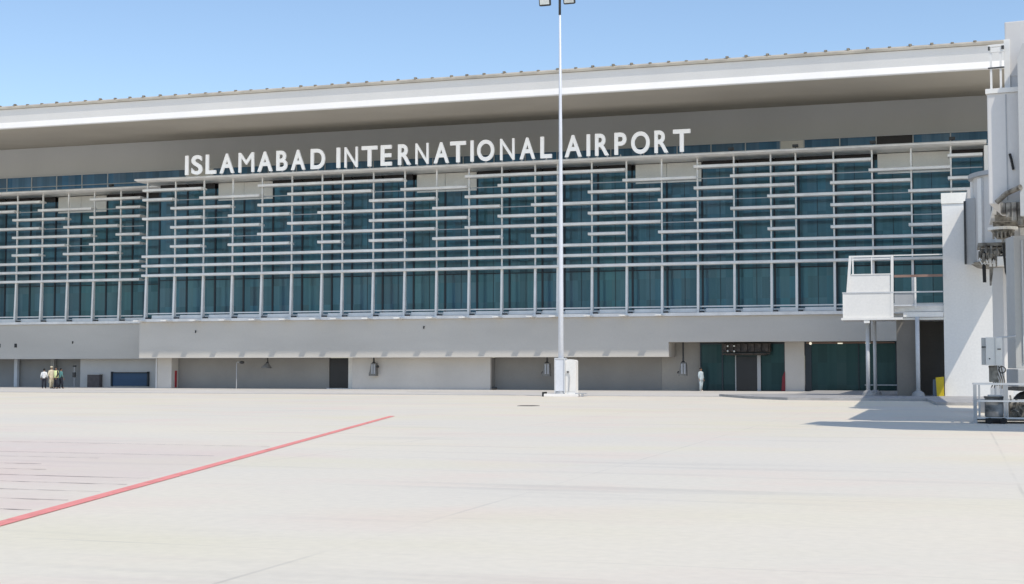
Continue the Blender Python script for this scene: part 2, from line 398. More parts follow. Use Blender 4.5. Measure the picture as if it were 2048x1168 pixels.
# --- clerestory strip on the rear wall line
UY = 5.9
cl = [-112] + [wx_[i] for i in range(-6, 5)] + [mx_[i] for i in range(0, 27)]
cl = [x for x in cl if x < 4]
dark_at = {(-68.5, -65.9)}
for a, b in zip(cl, cl[1:]):
    if b - a < .5: continue
    mid = (a + b) / 2
    if -4.6 < mid < -2.2: mm = M['dark']
    elif -12.4 < mid < -10.2: mm = M['panel']
    elif -62 < mid < -59: mm = M['panel'] if b > -60 else M['glass_blue']
    else: mm = M['glass_blue']
    o = box('clerestory_window', mm, T, a + .04, b - .04, UY, UY + .06, 16.63, 18.24)
box('clerestory_rail', M['rail'], T, -112, 4, UY - .14, UY - .06, 18.22, 18.30)
box('clerestory_rail', M['rail'], T, -112, 4, UY - .12, UY - .07, 17.30, 17.36)
for x in cl[1:]:
    box('clerestory_post', M['rail'], T, x - .035, x + .035, UY - .055, UY - .005, 16.63, 18.215)
# --- upper wall, soffit, fascia, gutter
box('upper_wall', M['upper'], T, -112, 30, UY + .02, UY + 1.2, 18.25, 20.9)
sof = [(-8.1, 19.80), (-6, 19.84), (-2, 20.02), (2, 20.35), (6.6, 20.85), (30, 21.0), (30, 21.3), (-7.7, 21.2)]
MB().prism(sof, 'x', -112, 30).build('soffit', M['soffit'], T)
fas = [(-8.30, 19.74), (-8.34, 19.80), (-8.12, 20.24), (-8.12, 20.26), (-8.34, 21.20), (-7.9, 21.22), (-7.72, 21.0), (-7.72, 20.0), (-8.105, 19.74)]
MB().prism(fas, 'x', -112.05, 30.05).build('roof_fascia', M['fascia'], T)
gut = [(-8.46, 21.22), (-8.48, 21.36), (-8.30, 21.48), (20, 22.6), (20, 22.4), (-7.6, 21.22)]
MB().prism(gut, 'x', -112.1, 30.1).build('roof_edge', M['gutter'], T)
clip = None
x = -76.6; n = 0
while x < 2 and n < 64:
    if clip is None:
        c_ = MB(); c_.box(x - .05, x + .05, -8.44, -8.25, 21.40, 21.54, .015); c_.box(x - .10, x + .10, -8.40, -8.22, 21.50, 21.60, .03); c_.box(x - .22, x + .22, -8.35, -8.25, 21.44, 21.49)
        clip = c_.build('roof_clip', M['clip'], T); x0 = x
    else:
        q = copy(clip, T, dx=x - x0 + random.uniform(-.09, .09)); q.location.z += random.uniform(-.09, .0)
    x += BAY / 2 * .985; n += 1
# --- lower wall of the main block
box('lower_wall', M['wall'], T, -61.75, facade_x(1337, -.3), -.3, 2.0, 2.40, 5.24)
box('lower_wall', M['wall'], T, facade_x(1337, -.3) + .002, 4, -.3, 2.0, 3.43, 5.24)
box('lower_wall', M['wall'], T, -112, -61.9, 3.7, 7.0, 2.37, 5.28)
box('sill_band', M['louvre'], T, -61.62, 3.9, -.52, 1.8, 5.25, 5.47)
box('sill_band', M['louvre'], T, -112, -61.65, 3.5, 5.8, 5.29, 5.50)
# sill boards with a gap next to each fin
for gx, i0, i1, y in ((mx_, 0, 25, 0), (wx_, -6, 6, 4.0)):
    for i in range(i0, i1):
        a, b = gx[i], min(gx[i + 1], 1.9 if y == 0 else -61.7)
        box('sill_board', M['fin'], T, a + .55, b - .1, y + .02, y + .07, 5.53, 5.78)
box('sill_backing', M['panel'], T, -61.5, 2, 1.2, 1.8, 5.475, 5.775)
box('sill_backing', M['panel'], T, -112, -61.7, 5.2, 5.8, 5.505, 5.775)
for i in list(range(0, 25)):
    x = mx_[i]
    MB().box(x + .12, x + .42, -.25, .15, 5.475, 5.60, .02).build('sill_light', M['dkmetal'], T)
for i in range(-4, 6):
    x = wx_[i]
    MB().box(x + .22, x + .55, 3.75, 4.15, 5.51, 5.63, .02).build('sill_light', M['dkmetal'], T)
for i in range(0, 18):
    x = mx_[i] + (.0 if i else .1)
    MB().box(x - .22, x + .22, -1.62, -.53, 5.26, 5.34).build('bracket_and_shadow_arm', M['louvre'], T)  # arms added only to cast the notch shadows on the wall below
# slots and small fittings on the lower walls
for x in (-78.0, -76.35):
    MB().box(x - .12, x + .12, 3.66, 3.72, 3.35, 3.68, .02).build('wall_vent', M['black'], T)
for x, y, z in ((-70.7, 3.64, 3.75), (-56.7, -.36, 4.45), (-37.6, -.36, 4.62)):
    o = MB().box(x - .04, x + .04, y, y + .08, z - .1, z + .1, .01); o.ball((x + .04, y, z + .05), .05, 8)
    o.build('wall_fitting', M['dkmetal'], T)
# small spotlights on the ledge
for x in (-14.7, -10.3, -5.15, -.05, -67.0):
    y = -.55 if x > -60 else 3.4
    o = MB(); o.tube([(x, y + .05, 16.6), (x, y, 16.78)], .03, 6); o.box(x - .2, x + .2, y - .12, y + .12, 16.72, 16.92, .04)
    o.build('ledge_spotlight', M['dkmetal'], T)
# --- ground-floor recess of the main block
def wallseg(name, m, xa, xb, y, z1, z0=0):
    return box(name, M[m], T, xa, xb, y, y + .3, z0, z1)
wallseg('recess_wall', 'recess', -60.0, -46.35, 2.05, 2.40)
wallseg('recess_wall', 'recess_light', -43.95, -32.85, 1.05, 2.395)
box('recess_wall', M['recess_light'], T, -43.95, -43.75, 1.36, 2.3, 0, 2.39)
box('recess_wall', M['recess'], T, -33.05, -32.85, 1.36, 2.3, 0, 2.39)
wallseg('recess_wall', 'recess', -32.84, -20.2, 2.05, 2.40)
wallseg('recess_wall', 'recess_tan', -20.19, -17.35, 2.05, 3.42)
d = box('service_door', M['black'], T, -46.34, -44.7, 2.12, 2.3, .06, 2.39); tag(d, 'black door between the grey and the pale recess wall')
box('door_frame', M['white'], T, -44.69, -43.96, 1.95, 2.3, 0, 2.39)
box('door_threshold', M['white'], T, -46.5, -44.6, 1.9, 2.1, 0, .05)
box('column', M['recess_light'], T, facade_x(316, .95), facade_x(344, .95), .95, 2.0, 0, 2.395)
box('downpipe', M['rail'], T, facade_x(313, .95), facade_x(315.5, .95), .9, 1.0, 0, 2.395)
# wing recess
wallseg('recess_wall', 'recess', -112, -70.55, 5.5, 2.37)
wallseg('recess_wall', 'recess_light', -70.54, -60.6, 4.6, 2.365)
for x, m in ((-77.3, 'rail'), (-73.6, 'recess_tan'), (-70.62, 'recess_light')):
    box('column', M[m], T, x - .16, x + .16, 5.0, 5.3, 0, 2.36)
s = box('roller_shutter', M['blue'], T, -67.3, -64.0, 4.5, 4.58, .12, 1.17)
q = MB(); q.box(-67.45, -67.3, 4.42, 4.6, .1, 1.3); q.box(-64.0, -63.85, 4.42, 4.6, .1, 1.3); q.box(-67.45, -63.85, 4.42, 4.6, 1.17, 1.26)
q.build('shutter_frame', M['frame'], s)
# glazed entrances at the right
def entry(x0, x1, parts):
    o = box('glass_front', M['glass_dark'], T, x0, x1, 1.55, 1.6, .02, 3.42)
    f = MB()
    for xx, ww in parts: f.box(xx - ww / 2, xx + ww / 2, 1.47, 1.60, .02, 3.425)
    f.box(x0, x1, 1.48, 1.59, 3.28, 3.41); f.box(x0, x1, 1.48, 1.59, .0, .07)
    f.build('entrance_frame', M['frame'], o)
    return o
entry(-17.33, -11.3, [(-17.29, .08), (-15.75, .09), (-11.4, .1)])
dr = box('sliding_door', M['black'], T, -14.75, -13.3, 1.36, 1.46, .03, 2.42)
q = MB(); q.box(-14.83, -14.76, 1.33, 1.47, 0, 2.5); q.box(-13.29, -13.05, 1.33, 1.47, 0, 2.5); q.box(-14.83, -13.05, 1.33, 1.47, 2.5, 2.56); q.build('door_frame', M['grey'], dr)
q = MB(); q.box(-15.65, -12.3, .6, 1.3, 2.72, 3.35, .03); q.box(-15.4, -12.6, .5, 1.2, 2.5, 2.68, .03)
for k in range(7): q.box(-15.5 + k * .48, -15.3 + k * .48, .45, .62, 2.75, 3.3, .02)
q.tube([(-15.6, .45, 2.6), (-12.3, .45, 2.62)], .06, 8)
cm = q.build('door_canopy_duct', mat('duct_brown', (.07, .055, .045), .6, .3, 4, tint=(.02, .015, .012)), T)
for x, z in ((-15.2, 3.15), (-14.75, 3.15), (-15.2, 2.8), (-14.75, 2.78)): MB().ball((x, .42, z), .07, 8).build('duct_lamp', M['lens'], cm)
box('column', M['recess_light'], T, facade_x(1569, 1.3), facade_x(1608, 1.3), 1.3, 1.54, 0, 3.42)
entry(-9.97, 3.5, [(-9.8, .45), (-6.4, .06), (-3.9, .12)])
box('glass_front_rail', M['grey'], T, -6.0, -3.4, 1.3, 1.4, .42, .5)
q = MB().box(-9.9, -4.0, 1.30, 1.44, 3.30, 3.38); q.build('lamp_rail', M['brownbeam'], T)
for x, rr_ in ((-9.6, 0), (-7.6, 1), (-5.75, 1)):
    lb = MB()
    if rr_: lb.box(x - .17, x + .17, 1.16, 1.28, 3.27, 3.34, .02)
    else: lb.ball((x, 1.2, 3.31), .1, 10)
    lb.build('door_lamp', M['lamplit'], T)
# white pier and rest of the block to the right of the open facade
box('end_pier', M['white'], T, 1.95, 30, -.35, 5.9, 0, 16.3)

# ================================================================== SIGN
S = thing('building_sign', 'large white raised capital letters standing on the ledge above the louvres', 'sign', (-38, -.9, 16.6))
LET = [('I', -57.62, -57.36), ]
pxl = [('I', 367.7, 374), ('S', 380.4, 402), ('L', 409, 429.6), ('A', 437.3, 466), ('M', 475, 506), ('A', 513.3, 543), ('B', 551, 572.8), ('A', 580.5, 609), ('D', 620, 648.6),
       ('I', 672, 679), ('N', 688, 714.5), ('T', 722.5, 754), ('E', 760.8, 783), ('R', 795.6, 821.5), ('N', 830.7, 857), ('A', 867.5, 898), ('T', 900.5, 932), ('I', 941.4, 947.6),
       ('O', 954.8, 989), ('N', 1001, 1029.9), ('A', 1040.4, 1071.4), ('L', 1082, 1105),
       ('A', 1131, 1165), ('I', 1175, 1182), ('R', 1192, 1220), ('P', 1231, 1255), ('O', 1264.7, 1302), ('R', 1311.5, 1339.5), ('T', 1349, 1384)]
def make_letter(ch):
    cu = bpy.data.curves.new('letter', 'FONT'); cu.body = ch; cu.size = 1; cu.extrude = .05; cu.offset = 0 if ch in 'MN' else .018; cu.bevel_depth = .004
    o = bpy.data.objects.new('letter_tmp', cu); C.objects.link(o)
    dg = bpy.context.evaluated_depsgraph_get(); dg.update()
    me = bpy.data.meshes.new_from_object(o.evaluated_get(dg)); bpy.data.objects.remove(o)
    vs = me.vertices
    lo = [min(v.co[k] for v in vs) for k in range(3)]; hi = [max(v.co[k] for v in vs) for k in range(3)]
    for v in vs:
        v.co = ((v.co.x - (lo[0] + hi[0]) / 2) / (hi[0] - lo[0]), v.co.z - lo[2], (v.co.y - lo[1]) / (hi[1] - lo[1]))
        v.co.y = -v.co.y
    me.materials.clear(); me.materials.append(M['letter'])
    return me
glyph = {}
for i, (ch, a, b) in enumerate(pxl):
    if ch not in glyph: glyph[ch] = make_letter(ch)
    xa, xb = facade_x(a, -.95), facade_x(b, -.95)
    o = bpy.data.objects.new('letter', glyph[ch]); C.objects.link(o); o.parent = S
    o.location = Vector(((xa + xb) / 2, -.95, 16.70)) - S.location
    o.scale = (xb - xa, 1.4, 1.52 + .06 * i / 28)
q = MB()
for i, (ch, a, b) in enumerate(pxl):
    xa, xb = facade_x(a, -.9), facade_x(b, -.9)
    for x in ((xa + .14, xb - .14) if ch in 'AMNR' else ((xa + xb) / 2,)):
        q.tube([(x, -.92, 16.58), (x, -.92, 16.74)], .025, 6); q.box(x - .07, x + .07, -1.0, -.8, 16.60, 16.62)
q.build('letter_foot', M['rail'], S)

# ================================================================== HIGH MAST LIGHT
mxx, myy = -21.52, -20.15
H = thing('floodlight_mast', 'tall slim galvanised floodlight mast rising in front of the facade', 'lamp post', (mxx, myy, 0))
q = MB().box(mxx - .88, mxx + 1.15, myy - .5, myy + .5, 0, .16, .02); q.build('plinth', M['white'], H)
MB().box(mxx - 1.02, mxx - .88, myy - .4, myy + .2, 0, .26, .03).build('plinth_stop', M['rubber'], H)
q = MB(); q.box(mxx + .95, mxx + 1.6, myy - .45, myy - .3, .16, .22); q.box(mxx + 1.3, mxx + 1.4, myy - .45, myy - .3, 0, .16); q.box(mxx + .95, mxx + 1.6, myy - .46, myy - .2, .03, .07)
q.build('step', M['grey'], H)
q = MB(); q.tube([(mxx, myy, .16), (mxx, myy, 6), (mxx, myy, 15), (mxx - .03, myy, 24.3)], [.165, .145, .10, .045], 16); q.build('pole', M['pole'], H, True)
MB().tube([(mxx - .03, myy, 22.0), (mxx - .03, myy, 24.5)], .075, 10).build('pole_head', M['dkmetal'], H, True)
sl = MB().box(mxx - .28, mxx + .24, myy - .26, myy + .26, .3, 2.15, .03); sl.build('base_box', M['pole'], H)
q = MB(); q.box(mxx - .31, mxx + .27, myy - .29, myy + .29, 2.12, 2.2, .01)
for k in (-1, 1):
    for j in (-1, 1): q.box(mxx + k * .28 - .03, mxx + k * .28 + .03, myy + j * .27 - .03, myy + j * .27 + .03, .2, 2.15)
q.build('base_frame', M['rail'], H)
q = MB(); q.tube([(mxx, myy, .15), (mxx, myy, .30)], [.34, .26], 16)
for k in range(8): q.tube([(mxx + .3 * math.cos(k * .785), myy + .3 * math.sin(k * .785), .15), (mxx + .3 * math.cos(k * .785), myy + .3 * math.sin(k * .785), .3)], .03, 6)
q.build('base_flange', M['grey'], H)
MB().box(mxx - 1.2, mxx + .95, myy - .04, myy + .04, 23.55, 23.65).build('crossarm', M['dkmetal'], H)
def flood(x, tilt, name='floodlight'):
    f = MB(); rot = Matrix.Translation((x, myy - .1, 23.0)) @ Matrix.Rotation(R(tilt), 4, 'X')
    f.box(-.36, .36, -.12, .12, -.42, .42, .10, rot=rot)
    o = f.build(name, M['dkmetal'], H)
    f = MB(); f.box(-.28, .28, -.14, -.115, -.33, .33, .01, rot=rot); f.build('lamp_lens', M['lens'], o)
    f = MB(); f.tube([(x - .3, myy, 23.0), (x - .3, myy, 23.5), (x + .3, myy, 23.5), (x + .3, myy, 23.0)], .02, 6); f.build('yoke', M['dkmetal'], o)
flood(mxx - .9, 12); flood(mxx + .55, 20)

# cabinet beside it
CB = thing('electrical_cabinet', 'white electrical cabinet standing beside the mast base', 'cabinet', (-20.92, -20.1, 0))
q = MB().prism([(-21.24, .16), (-20.60, .16), (-20.60, 2.02), (-20.68, 2.08), (-21.0, 2.12), (-21.18, 2.08), (-21.24, 2.02)], 'y', -20.35, -19.8); q.build('body', M['white'], CB)
q = MB(); q.tube([(-20.98, -20.43, .3), (-20.93, -20.43, 1.1), (-20.98, -20.43, 1.3), (-21.03, -20.43, 1.36)], .022, 8); q.build('conduit', M['grey'], CB)
MB().ball((-21.04, -20.43, 1.4), .06, 8, (1.3, 1, .8)).build('conduit_cap', M['dkmetal'], CB)
q = MB(); q.box(-21.2, -20.64, -20.375, -20.352, .3, 1.95); q.build('door', M['white'], CB)
box('foot', M['kerb'], CB, -21.2, -20.64, -20.3, -19.85, 0, .158)

# ================================================================== HANGING LAMPS
G = 'grey lamps hanging below the grey wall'
def bell(px, label):
    x = facade_x(px, .7)
    t = thing('hanging_lamp', label, 'lamp', (x, .7, 2.4), G)
    MB().tube([(x, .7, 2.4), (x, .7, 2.1), (x - .02, .7, 1.98)], [.05, .06, .14], 10).build('stem', M['dkmetal'], t)
    MB().tube([(x - .02, .7, 1.99), (x - .04, .7, 1.85), (x - .08, .7, 1.66), (x - .08, .7, 1.60)], [.14, .24, .42, .44], 18).build('shade', M['lampbody'], t, True)
def body(px, top, zc, label, side=1, ln=.55, wbot=.26):
    x = facade_x(px, .7)
    t = thing('hanging_lamp', label, 'lamp', (x, .7, top), G)
    MB().tube([(x, .7, top), (x, .7, zc + ln + .12), (x, .7, zc + ln - .02)], [.06, .07, .2], 10).build('stem', M['dkmetal'], t)
    q = MB().prism([(x - .15, zc + ln), (x + .22, zc + ln), (x + .26, zc - .1), (x + .26, zc - ln + .15), (x - .33, zc - ln + .15), (x - .33, zc - ln + .3), (x - .24, zc)], 'y', .5, .9)
    q.build('housing', M['lampbody'], t)
    q = MB(); q.box(x - .12, x + .0, .47, .5, zc - .25, zc + ln - .08); q.box(x + .08, x + .2, .47, .5, zc - .25, zc + ln - .08); q.build('housing_rib', M['grey'], t)
    MB().ball((x + side * .34, .7, zc + (.3 if side > 0 else -.15)), .1, 8).build('knob', M['dkmetal'], t)
bell(536, 'small grey bell-shaped lamp hanging left of the black door')
body(748, 2.4, 1.42, 'ribbed grey lamp hanging before the pale recess wall')
body(1094, 2.4, 1.42, 'grey lamp hanging just left of the mast base', side=-1)
body(1366, 3.43, 1.45, 'grey lamp on a long stem hanging left of the glass entrance', side=-1)

# ================================================================== SMALL THINGS BY THE WALL
def fx(a, Y): return facade_x(a, Y)
q = thing('fire_cabinet', 'red fire cabinet beside the pale column right of the blue shutter', 'fire cabinet', (fx(349, 1.6), 1.6, 0), 'red fire cabinets')
x = q.location.x
MB().box(x - .2, x + .2, 1.45, 1.75, .05, 1.4, .03).build('body', M['red'], q)
MB().box(x - .14, x + .14, 1.43, 1.452, .3, 1.2, .01).build('door', M['red'], q)
q = thing('fire_cabinet', 'dark red fire cabinet at the right edge of the glass entrance', 'fire cabinet', (-11.55, 1.2, 0), 'red fire cabinets')
MB().prism([(-11.62, .02), (-11.36, .02), (-11.36, 1.38), (-11.42, 1.33), (-11.55, 1.0)], 'y', 1.25, 1.45).build('body', M['darkred'], q)
MB().box(-11.55, -11.42, 1.22, 1.248, .3, .9, .01).build('door', M['darkred'], q)
q = thing('camera_post', 'thin grey post with a dark camera head standing before the recess', 'camera post', (fx(474, .5), .5, 0))
x = q.location.x
MB().tube([(x, .5, 0), (x, .5, 2.0), (x + .06, .5, 2.07), (x + .35, .5, 2.07)], .035, 8).build('post', M['grey'], q)
MB().ball((x + .45, .5, 2.05), .16, 10, (1.3, 1, .8)).build('camera_head', M['dkmetal'], q)
q = thing('signal_post', 'thin dark post with a small box and lamp right of the workers', 'signal post', (-70.7, 2.0, 0))
x = fx(150, 2.0); q.location.x = x
MB().tube([(x, 2, 0), (x, 2, 1.75)], .03, 8).build('post', M['grey'], q)
MB().box(x - .11, x + .11, 1.9, 2.1, .85, 1.25, .02).build('signal_box', M['dkmetal'], q)
MB().box(x - .1, x + .14, 1.9, 2.1, 1.7, 1.82, .02).build('signal_lamp', M['dkmetal'], q)
box('foot', M['kerb'], q, x - .2, x + .2, 1.85, 2.15, 0, .05)
q = thing('utility_box', 'low brown utility box against the pale wall left of the blue shutter', 'box', (-69.6, 4.2, 0))
xa, xb = fx(176, 4.1), fx(200, 4.1)
MB().box(xa, xb, 4.1, 4.55, 0, 1.05, .02).build('body', M['brown'], q)
MB().box(xa - .04, xb + .04, 4.06, 4.57, 1.05, 1.1, .01).build('lid', M['recess_light'], q)
q = thing('drain_cover', 'dark irregular iron cover lying in the apron right of centre', 'drain cover', (-17.6, -39.6, 0))
MB().prism([(-17.95, -39.9), (-17.3, -39.85), (-17.1, -39.4), (-17.5, -38.9), (-18.0, -39.2)], 'z', .002, .02).build('cover', M['stain'], q)
q = tag(MB().tube([(fx(980, .4) , .9, .12), (fx(980, .4) + .35, .9, .12)], [.12, .1], 8).build('hose_reel', M['dkmetal']), 'small dark reel lying at the end of the pale recess wall', 'reel')

# ================================================================== PEOPLE
def person(x, y, face, label, top, legs, head='hair', long=0, sleeve=None, h=1.70, arm=(0.1, .12), stride=.06, vest=None):
    """standing figure; face = heading (radians, 0 looks towards -Y)"""
    t = thing('person', label, 'person', (x, y, 0), 'people standing by the terminal')
    t.rotation_euler = (0, 0, face)
    k = h / 1.72
    def bt(mb, *a, **kw): return mb
    def V(p): return Vector((p[0] * k, p[1] * k, p[2] * k))
    # body: one skinned surface
    me = bpy.data.meshes.new('body')
    pts, ed, rad = [], [], []
    def add(p, r, par=None):
        pts.append(V(p)); rad.append(r * k); i = len(pts) - 1
        if par is not None: ed.append((par, i))
        return i
    pel = add((0, 0, .93), .125); wa = add((0, 0, 1.08), .115, pel); ch = add((0, .01, 1.28), .145, wa)
    nb = add((0, 0, 1.43), .075, ch); nk = add((0, -.01, 1.50), .055, nb); hd = add((0, -.02, 1.57), .082, nk); ht = add((0, -.01, 1.67), .075, hd)
    for s_ in (-1, 1):
        hp = add((s_ * .095, 0, .86), .095, pel); kn = add((s_ * .105, -.02 + s_ * stride * .5, .48), .062, hp)
        an = add((s_ * .11, .02 + s_ * stride, .09), .042, kn); add((s_ * .13, -.14 + s_ * stride, .035), .036, an)
        sh = add((s_ * .19, 0, 1.38), .06, ch); el = add((s_ * (.23 + arm[0] * .4), .03, 1.10), .042, sh)
        wr = add((s_ * (.24 + arm[0] * .2), -arm[1], .87), .028, el); pm = add((s_ * (.24 + arm[0] * .15), -arm[1] - .03, .80), .032, wr)
    me.from_pydata(pts, ed, []); b = bpy.data.objects.new('body', me); C.objects.link(b); b.parent = t
    md = b.modifiers.new('skin', 'SKIN'); b.modifiers.new('sub', 'SUBSURF').levels = 1
    b.modifiers['sub'].render_levels = 1
    sv = me.skin_vertices
    if not sv:
        bm = bmesh.new(); bm.from_mesh(me); bm.verts.layers.skin.verify(); bm.to_mesh(me); bm.free(); sv = me.skin_vertices
    for i, r in enumerate(rad): sv[0].data[i].radius = (r, r * (.8 if 1 <= i <= 3 else 1))
    sv[0].data[0].use_root = True
    # bake the modifiers, then add fingers, nose and ears to the same mesh
    dg = bpy.context.evaluated_depsgraph_get(); dg.update()
    m2 = bpy.data.meshes.new_from_object(b.evaluated_get(dg)); b.modifiers.clear(); b.data = m2
    bm = bmesh.new(); bm.from_mesh(m2); mb = MB(); mb.bm.free(); mb.bm = bm
    for s_ in (-1, 1):
        hx = s_ * (.24 + arm[0] * .15); hy = -arm[1] - .035
        for j, ln in enumerate((.075, .085, .08, .065)):
            a = V((hx, hy - .03 + j * .02, .79)); mb.tube([a, a + V((0, -.006, -ln * .55)), a + V((-s_ * .012, -.01, -ln))], [.0095, .009, .006], 6)
        a = V((hx, hy - .035, .82)); mb.tube([a, a + V((0, -.035, -.03)), a + V((0, -.045, -.06))], [.011, .01, .007], 6)
        mb.ball(V((s_ * .078, -.01, 1.61)), .02 * k, 6, (.5, 1, 1.5))
    mb.tube([V((0, -.085, 1.63)), V((0, -.118, 1.595)), V((0, -.09, 1.58))], [.008, .016, .010], 6)
    bm.to_mesh(m2); bm.free(); m2.materials.clear(); m2.materials.append(M['skin'])
    for p in m2.polygons: p.use_smooth = True
    def cloth(name, mb, m):
        bmesh.ops.recalc_face_normals(mb.bm, faces=mb.bm.faces[:]); me = bpy.data.meshes.new(name); mb.bm.to_mesh(me); mb.bm.free()
        me.materials.append(M[m]); [setattr(p, 'use_smooth', True) for p in me.polygons]
        o = bpy.data.objects.new(name, me); C.objects.link(o); o.parent = t; return o
    def ring_tube(mb, P, seg=14):   # P: (x, y, z, rx, ry)
        mb.tube([V(p[:3]) for p in P], [(p[3] * k, p[4] * k) for p in P], seg)
    zb = .88 - long
    q = MB(); ring_tube(q, [(0, 0, zb, .19 + long * .06, .145 + long * .05), (0, 0, max(zb + .03, .95), .185, .14), (0, 0, 1.12, .175, .13), (0, 0, 1.3, .205, .14), (0, 0, 1.41, .185, .115), (0, 0, 1.46, .08, .075)])
    for s_ in (-1, 1):
        ring_tube(q, [(s_ * .17, 0, 1.40, .065, .065), (s_ * (.22 + arm[0] * .35), .02, 1.14, .058, .058), (s_ * (.235 + arm[0] * .25), -arm[1] * .8, .93, .05, .05)][:(3 if sleeve != 'short' else 2)], 10)
    cloth('shirt', q, sleeve if sleeve and sleeve != 'short' else top)
    if vest:
        q = MB(); ring_tube(q, [(0, 0, .86, .225, .18), (0, 0, 1.12, .215, .17), (0, 0, 1.3, .245, .175), (0, 0, 1.43, .22, .14)]); cloth('vest', q, vest)
    for_l = MB()
    for s_ in (-1, 1):
        ring_tube(for_l, [(s_ * .075, 0, .98, .11, .12), (s_ * .098, 0, .82, .105, .115), (s_ * .107, -.02 + s_ * stride * .5, .48, .082, .085), (s_ * .112, .02 + s_ * stride, .09, .07, .075)], 12)
    cloth('trousers', for_l, legs)
    q = MB()
    for s_ in (-1, 1): q.ball(V((s_ * .12, -.05 + s_ * stride, .04)), .05 * k, 8, (.9, 2.2, .8))
    cloth('shoes', q, 'c_dark' if legs != 'c_pale' else 'c_white')
    q = MB()
    if head == 'cap':
        q.ball(V((0, 0, 1.665)), .112 * k, 12, (1.05, 1.1, .68)); cloth('cap', q, 'c_cream')
    elif head == 'white cap':
        q.ball(V((0, 0, 1.665)), .105 * k, 12, (1, 1.1, .68)); cloth('cap', q, 'c_white'); q = MB(); q.ball(V((0, .025, 1.62)), .095 * k, 10, (1, .9, .8)); cloth('hair', q, 'hair')
    else:
        q.ball(V((0, .018, 1.655)), .10 * k, 12, (.98, 1.02, .82)); cloth('hair', q, 'hair')
    q = MB()
    for s_ in (-1, 1): q.ball(V((s_ * .032, -.095, 1.625)), .009 * k, 6)
    cloth('eyes', q, 'hair')
Y0 = -2.6
person(fx(90, Y0), Y0, R(200), 'person in a white top and black trousers, leftmost of the four workers', 'c_white', 'c_dark', h=1.56, arm=(.1, -.02))
person(fx(104.5, Y0 - .3), Y0 - .3, R(70), 'person in a long cream tunic and pale cap', 'c_cream', 'c_cream', head='cap', long=.45, h=1.74)
person(fx(114, Y0 - 1.0), Y0 - 1.0, R(-30), 'person in a pale yellow safety vest and dark trousers', 'c_dark', 'c_dark', vest='c_hivis', sleeve='c_dark', h=1.70, arm=(.12, .1))
person(fx(123.5, Y0 - .2), Y0 - .2, R(150), 'person in a teal shirt and dark trousers, rightmost of the four workers', 'c_teal', 'c_dark', h=1.60, stride=.1)
person(fx(1401, .2), .2, R(60), 'dark-haired person in pale clothes standing by the glass entrance', 'c_pale', 'c_pale', long=.12, h=1.64, arm=(.03, .05))

# ================================================================== LINK BUILDING (white block at right)
L = thing('link_block', 'tall white block projecting towards the apron at the right', 'building', (.5, -12, 0))
box('wall', M['white'], L, -.62, 5, -18.9, -.36, 0, 10.42)
box('roof_slab', M['panel'], L, -.66, 5.05, -18.96, -.36, 10.43, 11.0)
# brown enclosure under the platform
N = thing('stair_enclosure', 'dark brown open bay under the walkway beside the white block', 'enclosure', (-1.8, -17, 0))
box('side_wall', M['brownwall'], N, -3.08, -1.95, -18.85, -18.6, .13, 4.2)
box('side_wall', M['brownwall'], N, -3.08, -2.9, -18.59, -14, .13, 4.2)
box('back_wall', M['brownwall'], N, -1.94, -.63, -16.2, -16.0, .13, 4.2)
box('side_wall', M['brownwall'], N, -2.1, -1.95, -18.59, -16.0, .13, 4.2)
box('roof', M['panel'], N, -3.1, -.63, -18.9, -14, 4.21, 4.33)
# ------------------------------------------------------------------ access platform
A = thing('access_platform', 'white railed access platform on round posts beside the white block', 'platform', (-3.2, -18.5, 0))
y = -19.2
box('floor', M['white'], A, -5.95, -2.72, y - .08, -16.5, 4.22, 4.34)
box('floor_beam', M['louvre'], A, -2.7, -.64, -18.98, -18.5, 4.36, 4.62)
box('floor_beam', M['louvre'], A, -3.3, -.64, -18.75, -18.3, 4.66, 5.0)
box('floor', M['white'], A, -4.75, -4.45, y - .05, y + .3, 4.05, 4.215)
pl = box('side_panel', M['white'], A, -5.86, -3.32, y, y + .06, 4.345, 5.66)
box('panel_seam', M['louvre'], pl, -5.86, -5.78, y - .012, y - .002, 4.35, 5.66)
MB().prism([(-5.60, 5.74), (-3.36, 5.74), (-3.36, 6.66), (-5.50, 6.66)], 'y', y + .02, y + .07).build('side_panel', M['white'], A)
box('handrail', M['rail'], A, -5.88, -.64, y - .03, y + .09, 5.665, 5.735)
MB().prism([(-5.66, 5.736), (-5.50, 5.736), (-5.36, 7.72), (-5.50, 7.72)], 'y', y - .02, y + .1).build('post', M['white'], A)
MB().prism([(-3.36, 4.35), (-3.20, 4.35), (-3.16, 7.72), (-3.30, 7.72)], 'y', y - .02, y + .1).build('post', M['white'], A)
box('top_rail', M['white'], A, -5.36, -3.30, y, y + .08, 7.62, 7.72)
box('top_rail', M['white'], A, -3.15, -.64, y, y + .08, 7.66, 7.72)
q = MB(); q.box(-5.34, -5.26, y + .02, y + .08, 6.67, 7.62); q.box(-4.34, -4.28, y + .02, y + .08, 6.67, 7.62); q.box(-5.26, -3.32, y + .03, y + .08, 7.5, 7.58); q.box(-5.4, -3.33, y - .01, y + .09, 6.665, 6.72)
q.build('screen_frame', M['white'], A)
box('beam', M['brownbeam'], A, -3.14, -.64, y - .02, y + .10, 6.50, 6.63)
box('post', M['white'], A, -2.10, -2.00, y - .02, y + .06, 4.85, 6.49)
q = MB(); q.box(-3.14, -2.1, y + .02, y + .05, 5.05, 5.64); q.build('mesh_panel', M['grey'], A)
box('rail', M['rail'], A, -3.18, -.64, y, y + .06, 4.95, 5.03)
